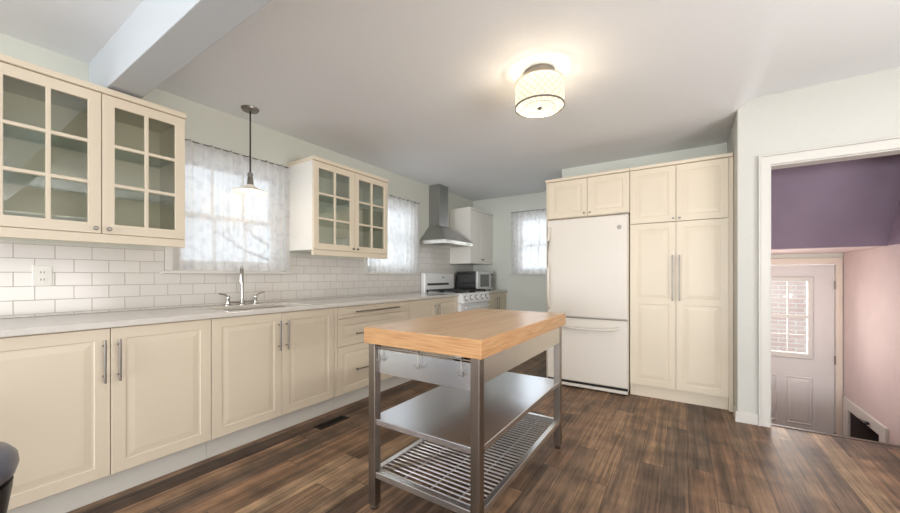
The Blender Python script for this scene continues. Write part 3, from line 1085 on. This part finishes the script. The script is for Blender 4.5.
build(panel(nb(), FX(0.655), ry0 + 0.14, ry1 - 0.14, 0.40, 0.64, [(0, 0), (0, 0.006), (0.004, 0.007)]), 'oven_window', M['black_gloss'], od)
bm = nb()
tube(bm, [(0.705, ry0 + 0.06, 0.725), (0.705, ry1 - 0.06, 0.725)], 0.011, 14)
for y in (ry0 + 0.09, ry1 - 0.09):
    tube(bm, [(0.655, y, 0.725), (0.705, y, 0.725)], 0.009, 10)
build(bm, 'handle', M['range_white'], od, smooth=True)
build(panel(nb(), FX(0.615), ry0 + 0.003, ry1 - 0.003, 0.085, 0.262, [(0, 0), (0, 0.04), (0.006, 0.045)]), 'drawer', M['range_white'], rg)
for x in (0.08, 0.56):
    for y in (ry0 + 0.05, ry1 - 0.05):
        build(lathe(nb(), [(0.018, 0), (0.018, 0.05), (0.01, 0.072)], (x, y, 0.0), 12), 'foot', M['black'], rg)

# ---------------------------------------------------------------- microwave
mw = thing('microwave_oven', (0.30, 4.94, 0.91), 'silver and black microwave oven on the corner worktop beside the range', 'microwave')
my0, my1, mz0, mz1 = 4.665, 5.185, 0.922, 1.205
build(box(nb(), 0.10, 0.445, my0, my1, mz0, mz1), 'body', M['black_gloss'], mw, bevel=0.004)
silver = mat('silver_plastic', (0.66, 0.66, 0.66), 0.35, 0.3)
md = build(panel(nb(), FX(0.445), my0, my1 - 0.115, mz0, mz1, [(0, 0), (0, 0.024), (0.005, 0.030)]), 'door', silver, mw)
build(panel(nb(), FX(0.475), my0 + 0.075, my1 - 0.165, mz0 + 0.05, mz1 - 0.045, [(0, -0.003), (0, 0.002), (0.004, 0.003)]), 'door_window', mat('dim_window', (0.16, 0.16, 0.16), 0.15), md)
bm = tube(nb(), [(0.475, my1 - 0.135, mz0 + 0.04), (0.50, my1 - 0.135, mz0 + 0.055), (0.50, my1 - 0.135, mz1 - 0.055), (0.475, my1 - 0.135, mz1 - 0.04)], 0.008, 10)
build(bm, 'handle', silver, md, smooth=True)
kp = build(panel(nb(), FX(0.445), my1 - 0.113, my1, mz0, mz1, [(0, 0), (0, 0.024), (0.005, 0.030)]), 'control_panel', silver, mw)
build(panel(nb(), FX(0.475), my1 - 0.100, my1 - 0.015, mz1 - 0.075, mz1 - 0.035, [(0, -0.002), (0, 0.001)]), 'display', M['black_gloss'], kp)
build(panel(nb(), FX(0.475), my1 - 0.100, my1 - 0.015, mz0 + 0.03, mz1 - 0.09, [(0, -0.002), (0, 0.001)]), 'keypad', M['grey_print'], kp)
for x in (0.13, 0.42):
    for y in (my0 + 0.03, my1 - 0.03):
        build(lathe(nb(), [(0.012, 0.0), (0.012, 0.013)], (x, y, 0.9102), 10), 'foot', M['black'], mw)

# ---------------------------------------------------------------- fridge wall
YP = 3.795          # carcass front, door faces stand 20 mm proud at 3.775
PF = FY(YP)
fcab = thing('fridge_surround', (2.2, 4.07, 0), 'cream two-door cabinet over the white refrigerator with its tall side panel', 'cabinet')
build(box(nb(), 1.796, 1.815, 3.785, 4.353, 0.0, 2.135), 'side_panel', M['cream'], fcab, bevel=0.001)
build(panel(nb(), PF, 1.8155, 2.604, 1.74, 2.135, [(0, -0.555), (0, 0), (0.018, 0), (0.018, -0.53)]), 'carcass', M['cream'], fcab)
build(panel(nb(), PF, 1.790, 2.604, 2.135, 2.165, [(0, -0.555), (0, 0.026), (0.003, 0.030)]), 'cornice', M['cream'], fcab)
for a, b, k in ((1.817, 2.2165, 2.190), (2.2195, 2.602, 2.246)):
    d = raised_front('door', PF, a, b, 1.745, 2.131, fcab, M['cream'])
    knob(FY(3.775), (k, 1.777), d, 0.009)

pn = thing('pantry_cupboard', (2.99, 4.07, 0), 'tall cream four-door pantry cupboard with long bar handles beside the refrigerator', 'cupboard')
build(panel(nb(), PF, 2.6055, 3.352, 0.113, 2.135, [(0, -0.555), (0, 0), (0.018, 0), (0.018, -0.53)]), 'carcass', M['cream'], pn)
build(box(nb(), 3.3525, 3.3825, 3.785, 4.353, 0.0, 2.135), 'end_panel', M['cream'], pn, bevel=0.001)
build(panel(nb(), PF, 2.6055, 3.380, 2.135, 2.165, [(0, -0.555), (0, 0.026), (0.003, 0.030)]), 'cornice', M['cream'], pn)
build(box(nb(), 2.6055, 3.352, 3.825, 3.84, 0.0, 0.1125), 'plinth', M['cream'], pn)
PLAIN = [(0, 0), (0, .018), (.002, .020)]
for a, b, k in ((2.608, 2.9755, 2.955), (2.9785, 3.350, 3.005)):
    d = raised_front('door', PF, a, b, 1.628, 2.131, pn, M['cream'])
    knob(FY(3.775), (k, 1.655), d, 0.009)
    # tall door with an upper and a lower panel
    bm = nb()
    lattice(bm, PF, [a, a + .055, b - .055, b], [0.118, 0.173, 0.875, 0.925, 1.568, 1.623], {(1, 1), (1, 3)}, 0.0, 0.020)
    for lo_, hi_ in ((0.173, 0.875), (0.925, 1.568)):
        panel(bm, PF, a + .055, b - .055, lo_, hi_, [(0, 0.004), (0, 0.019), (.004, .0165), (.012, .0165), (.040, .0195)])
    d = build(bm, 'tall_door', M['cream'], pn)
    hk = 2.9505 if k < 2.97 else 3.0035
    bar_handle(FY(3.775), (hk, 0.915), (hk, 1.325), d)

# fridge
fr = thing('refrigerator', (2.22, 4.0, 0), 'white bottom-freezer refrigerator between its tall side panel and the pantry', 'refrigerator')
f0, f1 = 1.826, 2.600
build(box(nb(), f0 + 0.004, f1 - 0.004, 3.775, 4.34, 0.03, 1.72), 'body', M['white_enamel'], fr, bevel=0.004)
FF = FY(3.772)
RND = [(0, 0), (0, 0.052), (0.004, 0.066), (0.014, 0.074)]
d1 = build(panel(nb(), FF, f0, f1, 0.718, 1.722, RND), 'door', M['white_enamel'], fr, smooth=True)
d2 = build(panel(nb(), FF, f0, f1, 0.070, 0.712, RND), 'freezer_drawer', M['white_enamel'], fr, smooth=True)
build(box(nb(), f0 + 0.01, f1 - 0.01, 3.71, 3.775, 0.709, 0.721), 'gasket', M['grey_print'], fr)
gl = build(panel(nb(), FF, f0 + 0.006, f1 - 0.006, 0.016, 0.046, [(0, 0), (0, 0.05), (0.003, 0.055)]), 'kick_grille', M['white_enamel'], fr)
build(box(nb(), f0 + 0.006, f1 - 0.006, 3.725, 3.772, 0.046, 0.070), 'vent_gap', M['dark_gap'], gl)
for x in (f0 + 0.04, f1 - 0.04):
    build(lathe(nb(), [(0.016, 0.0), (0.016, 0.02), (0.01, 0.032)], (x, 3.76, 0.0), 12), 'foot', M['black'], fr)
build(box(nb(), f1 - 0.10, f1 - 0.004, 3.715, 3.775, 1.7225, 1.732), 'hinge_cover', M['nickel'], fr, bevel=0.003)
bm = tube(nb(), [(1.862, 3.700, 0.80), (1.862, 3.668, 0.83), (1.862, 3.640, 0.95), (1.862, 3.636, 1.22), (1.862, 3.640, 1.50), (1.862, 3.668, 1.61), (1.862, 3.700, 1.64)], [0.014, 0.013, 0.012, 0.012, 0.012, 0.013, 0.014], 14)
build(bm, 'handle', M['white_enamel'], d1, smooth=True)
bm = tube(nb(), [(1.985, 3.700, 0.645), (2.005, 3.672, 0.630), (2.08, 3.655, 0.618), (2.25, 3.648, 0.612), (2.42, 3.655, 0.618), (2.495, 3.672, 0.630), (2.515, 3.700, 0.645)], [0.014, 0.014, 0.013, 0.013, 0.013, 0.014, 0.014], 14)
build(bm, 'handle', M['white_enamel'], d2, smooth=True)
bd = build(lathe(nb(), [(0.020, 0.0), (0.020, -0.002), (0.017, -0.003), (0.0165, -0.0015)], (2.525, 3.699, 1.60), 24, 'y'), 'badge', M['nickel'], d1, smooth=True)
bm = nb()
for sgn in (-1, 1):
    pts = []
    for k in range(13):
        a = 2 * PI * k / 12
        pts.append((2.525 + sgn * 0.0055 + 0.0045 * math.cos(a), 3.6955, 1.60 + 0.007 * math.sin(a)))
    tube(bm, pts, 0.0010, 6)
build(bm, 'monogram', M['grey_print'], bd, smooth=True)

# ---------------------------------------------------------------- kitchen island
IX0, IX1, IY0, IY1 = 1.739, 2.380, 1.212, 2.390
isl = thing('kitchen_island', ((IX0 + IX1) / 2, (IY0 + IY1) / 2, 0), 'freestanding steel kitchen island with thick butcher block top and two shelves', 'kitchen island')
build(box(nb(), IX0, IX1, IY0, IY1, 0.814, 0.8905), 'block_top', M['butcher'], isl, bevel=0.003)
LW = 0.042
LX, LY = (1.744, 2.358 - LW), (1.238, 2.382 - LW)
for x in LX:
    for y in LY:
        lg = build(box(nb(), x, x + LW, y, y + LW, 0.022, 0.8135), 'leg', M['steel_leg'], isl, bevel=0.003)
        build(lathe(nb(), [(0.016, 0.0), (0.019, 0.004), (0.019, 0.016), (0.012, 0.023)], (x + LW / 2, y + LW / 2, 0.0), 16), 'foot', M['steel_leg'], lg, smooth=True)
ax0, ax1, ay0, ay1 = LX[0], LX[1] + LW, LY[0], LY[1] + LW
for (x_0, x_1, y_0, y_1, z_0, z_1) in ((ax0 + LW, ax1 - LW, ay0 + 0.020, ay0 + 0.024, 0.668, 0.782), (ax0 + LW, ax1 - LW, ay1 - 0.024, ay1 - 0.020, 0.672, 0.800),
                                     (ax0 + 0.004, ax0 + 0.008, ay0 + LW, ay1 - LW, 0.700, 0.8135), (ax1 - 0.010, ax1 - 0.004, ay0 + LW, ay1 - LW, 0.700, 0.8135)):
    build(box(nb(), x_0, x_1, y_0, y_1, z_0, z_1), 'apron', M['steel_shelf'] if y_1 - y_0 < 0.01 else M['steel'], isl)  # sides warm, ends cool: reflections put into the steel tint
build(tube(nb(), [(ax0 + LW, ay0 + 0.010, 0.795), (ax1 - LW, ay0 + 0.010, 0.795)], 0.004, 10), 'hook_rail', M['steel_leg'], isl, smooth=True)
# solid shelf: pressed sheet with turned-down edge
bm = nb()
panel(bm, FZ(0.445), ax0 + 0.006, ax1 - 0.006, ay0 + 0.006, ay1 - 0.006, [(0.004, -0.026), (0, -0.026), (0, 0.0), (0.003, 0.002), (0.006, 0.002)])
build(bm, 'shelf', M['steel_shelf'], isl, bevel=0.001)
# slatted shelf: flat frame and rods
sf = build(lattice(nb(), FZ(0.160), [ax0 + 0.006, ax0 + 0.034, ax1 - 0.034, ax1 - 0.006], [ay0 + 0.006, ay0 + 0.034, ay1 - 0.034, ay1 - 0.006], {(1, 1)}, 0.0, 0.030), 'slatted_shelf', M['steel_bright'], isl, bevel=0.002)
n_rod = 34
for k in range(n_rod):
    y = ay0 + 0.052 + (ay1 - ay0 - 0.104) * k / (n_rod - 1)
    build(tube(nb(), [(ax0 + 0.032, y, 0.180), (ax1 - 0.032, y, 0.180)], 0.0048, 10), 'rod', M['steel_bright'], sf, smooth=True)
for x in (ax0 + 0.17, (ax0 + ax1) / 2 + 0.02, ax1 - 0.14):
    build(tube(nb(), [(x, ay0 + 0.03, 0.170), (x, ay1 - 0.03, 0.170)], 0.0045, 8), 'cross_rod', M['steel_bright'], sf, smooth=True)


def hook(x, label):
    y, z = ay0 + 0.010, 0.799
    t = thing('double_hook', (x, y, z), label, 'hook', 'steel hooks on the island')
    pts = [(x, y + 0.006, z - 0.004)] + [(x, y + 0.0065 * math.cos(a), z - 0.004 + 0.0065 * math.sin(a)) for a in (0.4, 1.0, 1.6, 2.2, 2.8)] + [(x, y - 0.008, z - 0.055), (x, y - 0.008, z - 0.062)]
    sh = build(tube(nb(), pts, 0.0019, 10), 'shank', M['nickel'], t, smooth=True)
    for s in (-1, 1):
        p = [(x, y - 0.008, z - 0.058)]
        for k in range(1, 9):
            a = PI * k / 8
            p.append((x + s * (0.0075 - 0.0075 * math.cos(a)), y - 0.010, z - 0.060 - 0.010 * math.sin(a)))
        p.append((x + s * 0.016, y - 0.012, z - 0.050))
        build(tube(nb(), p, 0.0019, 10), 'prong', M['nickel'], t, smooth=True)


hook(1.812, 'steel double hook beside the island leg nearest the drawers')
hook(2.047, 'steel double hook hanging mid-way along the end of the island')
hook(2.272, 'steel double hook hanging beside the front corner leg of the island')

# ---------------------------------------------------------------- ceiling lamp
lx, ly = 2.270, 2.196
cl = thing('ceiling_lamp', (lx, ly, 2.425), 'round flush ceiling lamp with a patterned drum shade, lit', 'ceiling lamp')
build(lathe(nb(), [(0.092, 0.0), (0.092, -0.045), (0.085, -0.052), (0.02, -0.055)], (lx, ly, 2.4265), 40), 'ceiling_plate', M['nickel'], cl, smooth=True)
build(tube(nb(), [(lx, ly, 2.375), (lx, ly, 2.190)], 0.006, 10), 'stem', M['nickel'], cl, smooth=True)
sh_m = lampshade('drum_fabric', (1.0, 0.88, 0.66), 1.0, True, 0.80)
R = 0.150
dm = build(lathe(nb(), [(R, 2.352), (R, 2.206), (R - 0.003, 2.206), (R - 0.003, 2.352), (R, 2.352)], (lx, ly, 0), 64, closed_ends=False), 'drum_shade', sh_m, cl, smooth=True)
for z in (2.352, 2.206):
    build(lathe(nb(), [(R - 0.004, -0.004), (R + 0.003, -0.004), (R + 0.003, 0.004), (R - 0.004, 0.004), (R - 0.004, -0.004)], (lx, ly, z), 64, closed_ends=False), 'shade_ring', mat('ring_satin', (0.62, 0.56, 0.44), 0.4, 0.7) if z > 2.3 else M['nickel'], dm)
df = build(lathe(nb(), [(R - 0.005, 0.004), (R - 0.005, 0.0), (0.02, -0.004), (0.004, -0.004)], (lx, ly, 2.209), 64), 'diffuser', lampshade('frosted_diffuser', (1.0, 0.88, 0.62), 1.0, True, 0.78), cl, smooth=True)
build(lathe(nb(), [(0.088, -0.003), (0.091, -0.003), (0.091, -0.0045), (0.088, -0.0045), (0.088, -0.003)], (lx, ly, 2.2085), 48, closed_ends=False), 'diffuser_ring', M['nickel'], df)
build(lathe(nb(), [(0.012, 0.0), (0.016, -0.006), (0.012, -0.014), (0.004, -0.018)], (lx, ly, 2.2065), 20), 'finial', M['nickel'], cl, smooth=True)
for k in range(3):
    a = 2 * PI * k / 3 + 0.5
    build(lathe(nb(), [(0.012, 0.0), (0.014, 0.02), (0.018, 0.035), (0.015, 0.050), (0.008, 0.056)], (lx + 0.07 * math.cos(a), ly + 0.07 * math.sin(a), 2.272), 18), 'bulb', M['bulb'], cl, smooth=True)
for k in range(3):
    a = 2 * PI * k / 3 + 0.5
    b_ = bulb('bulb_light', (0, 0, 0), 34, (1.0, 0.89, 0.76), 0.022)
    b_.parent = cl
    b_.location = Vector((lx + 0.07 * math.cos(a), ly + 0.07 * math.sin(a), 2.243)) - ORIGIN[cl]
build(lathe(nb(), [(R - 0.005, 0.0), (R - 0.005, 0.003), (0.012, 0.003), (0.012, 0.0), (R - 0.005, 0.0)], (lx, ly, 2.346), 64, closed_ends=False), 'halo_cap', lampshade('frosted_top', (1.0, 0.88, 0.62), 0.5, False, 0.80), cl, smooth=True)  # cap added over the drum to soften the glow on the ceiling

# pendant lamp over the sink
px_, py_ = 0.238, 1.455
pl = thing('pendant_lamp', (px_, py_, 2.425), 'small pendant lamp on a thin dark rod over the sink, lit', 'pendant lamp')
build(lathe(nb(), [(0.063, 0.0), (0.063, -0.006), (0.055, -0.018), (0.012, -0.022)], (px_, py_, 2.4265), 32), 'canopy', M['nickel'], pl, smooth=True)
build(tube(nb(), [(px_, py_, 2.41), (px_, py_, 1.915)], 0.0055, 12), 'rod', mat('dark_rod', (0.04, 0.035, 0.03), 0.35, 0.6), pl, smooth=True)
build(lathe(nb(), [(0.009, 0.042), (0.018, 0.036), (0.021, 0.022), (0.016, 0.008), (0.020, -0.004), (0.022, -0.030), (0.024, -0.060)], (px_, py_, 1.893), 24), 'socket', M['nickel'], pl, smooth=True)
ps = bpy.data.materials.new('opal_shade')
ps = mat('opal_shade', (0.80, 0.74, 0.66), 0.3)
bs(ps).inputs['Emission Color'].default_value = (1.0, 0.85, 0.62, 1)
bs(ps).inputs['Emission Strength'].default_value = 0.12
build(lathe(nb(), [(0.028, 1.838), (0.036, 1.826), (0.072, 1.806), (0.124, 1.786), (0.124, 1.782), (0.070, 1.800), (0.034, 1.820), (0.026, 1.832), (0.028, 1.838)], (px_, py_, 0), 48, closed_ends=False), 'shade', ps, pl, smooth=True)
build(lathe(nb(), [(0.010, 1.835), (0.016, 1.822), (0.030, 1.802), (0.034, 1.785), (0.026, 1.768), (0.010, 1.762)], (px_, py_, 0), 24), 'bulb', M['bulb'], pl, smooth=True)
b_ = bulb('bulb_light', (0, 0, 0), 0.8, (1.0, 0.76, 0.48), 0.035)
b_.parent = pl
b_.location = Vector((px_, py_, 1.735)) - ORIGIN[pl]

# ---------------------------------------------------------------- floor register
vt = thing('floor_vent', (0.752, 1.808, 0), 'small dark floor vent grille set in the planks by the base cabinets', 'vent')
A = [0.703, 0.717, 0.783, 0.797]
B = [1.680, 1.694]
holes = set()
yy = 1.694
k = 1
while yy < 1.915:
    B += [yy + 0.012, yy + 0.017]
    holes.add((1, k))
    k += 2
    yy += 0.017
B += [yy + 0.012]
build(lattice(nb(), FZ(0.0), A, B, holes, 0.0005, 0.005), 'grille', mat('bronze_grille', (0.03, 0.024, 0.02), 0.4, 0.6), vt)
build(box(nb(), 0.710, 0.790, 1.688, B[-1] - 0.006, 0.0003, 0.0012), 'duct_shadow', M['dark_gap'], vt)

# ---------------------------------------------------------------- stool at the picture's edge
sx, sy = 1.378, 0.002
st = thing('round_stool', (sx, sy, 0), 'dark round stool with a slate grey padded seat in front of the cabinets', 'stool')
build(lathe(nb(), [(0.10, 0.555), (0.160, 0.557), (0.176, 0.572), (0.183, 0.598), (0.180, 0.622), (0.165, 0.642), (0.13, 0.654), (0.05, 0.66), (0.004, 0.66)], (sx, sy, 0), 48), 'seat', M['vinyl'], st, smooth=True)
build(lathe(nb(), [(0.172, 0.5545), (0.170, 0.53), (0.13, 0.25), (0.07, 0.06), (0.07, 0.05)], (sx, sy, 0), 40), 'pedestal', M['black'], st, smooth=True)
build(lathe(nb(), [(0.19, 0.0), (0.20, 0.008), (0.19, 0.02), (0.09, 0.045), (0.069, 0.06)], (sx, sy, 0), 40), 'base', M['black'], st, smooth=True)

# ---------------------------------------------------------------- outside
snow = mottle(mat('snow', (0.80, 0.82, 0.85), 0.9), 2, 0.04)
g_ = struct(box(nb(), -14, 12, -12, 16, -1.3, -1.0), 'ground', snow)
struct(box(nb(), 2.2, 7.5, 8.2, 8.5, -1.0, 4.5), 'exterior_wall', M['brick'])
bark = mottle(mat('bark', (0.20, 0.18, 0.17), 0.9), 12, 0.2)


def tree(x, y, h, label, seed):
    rnd = random.Random(seed)
    t = thing('bare_tree', (x, y, -1.0), label, 'tree')
    tb = nb()
    tube(tb, [(x, y, -1.0), (x + 0.05, y, 0.2), (x - 0.03, y + 0.05, 1.3), (x + 0.02, y, h)], [0.13, 0.10, 0.07, 0.015], 10)
    build(tb, 'trunk', bark, t, smooth=True)
    for k in range(12):
        z = 0.3 + (h - 0.8) * k / 12
        a = rnd.random() * 2 * PI
        l = 0.7 + rnd.random() * 0.7
        p0 = Vector((x, y, z))
        p1 = p0 + Vector((math.cos(a) * l * 0.5, math.sin(a) * l * 0.5, 0.25))
        p2 = p0 + Vector((math.cos(a + 0.3) * l, math.sin(a + 0.3) * l, 0.6 + rnd.random() * 0.3))
        bb = nb()
        tube(bb, [p0, p1, p2], [0.035, 0.022, 0.006], 7)
        for q in range(3):
            s_ = p0.lerp(p1, 0.5) if q == 0 else p1.lerp(p2, 0.3 * q)
            e = s_ + Vector((rnd.uniform(-0.35, 0.35), rnd.uniform(-0.35, 0.35), rnd.uniform(0.1, 0.45)))
            tube(bb, [s_, e], [0.012, 0.004], 6)
        build(bb, 'branch', bark, t, smooth=True)


tree(-4.4, 4.4, 4.2, 'bare tree dimly visible through the curtain of the sink window', 3)
tree(-5.0, 8.2, 4.0, 'bare tree dimly visible through the curtain beside the range hood', 8)
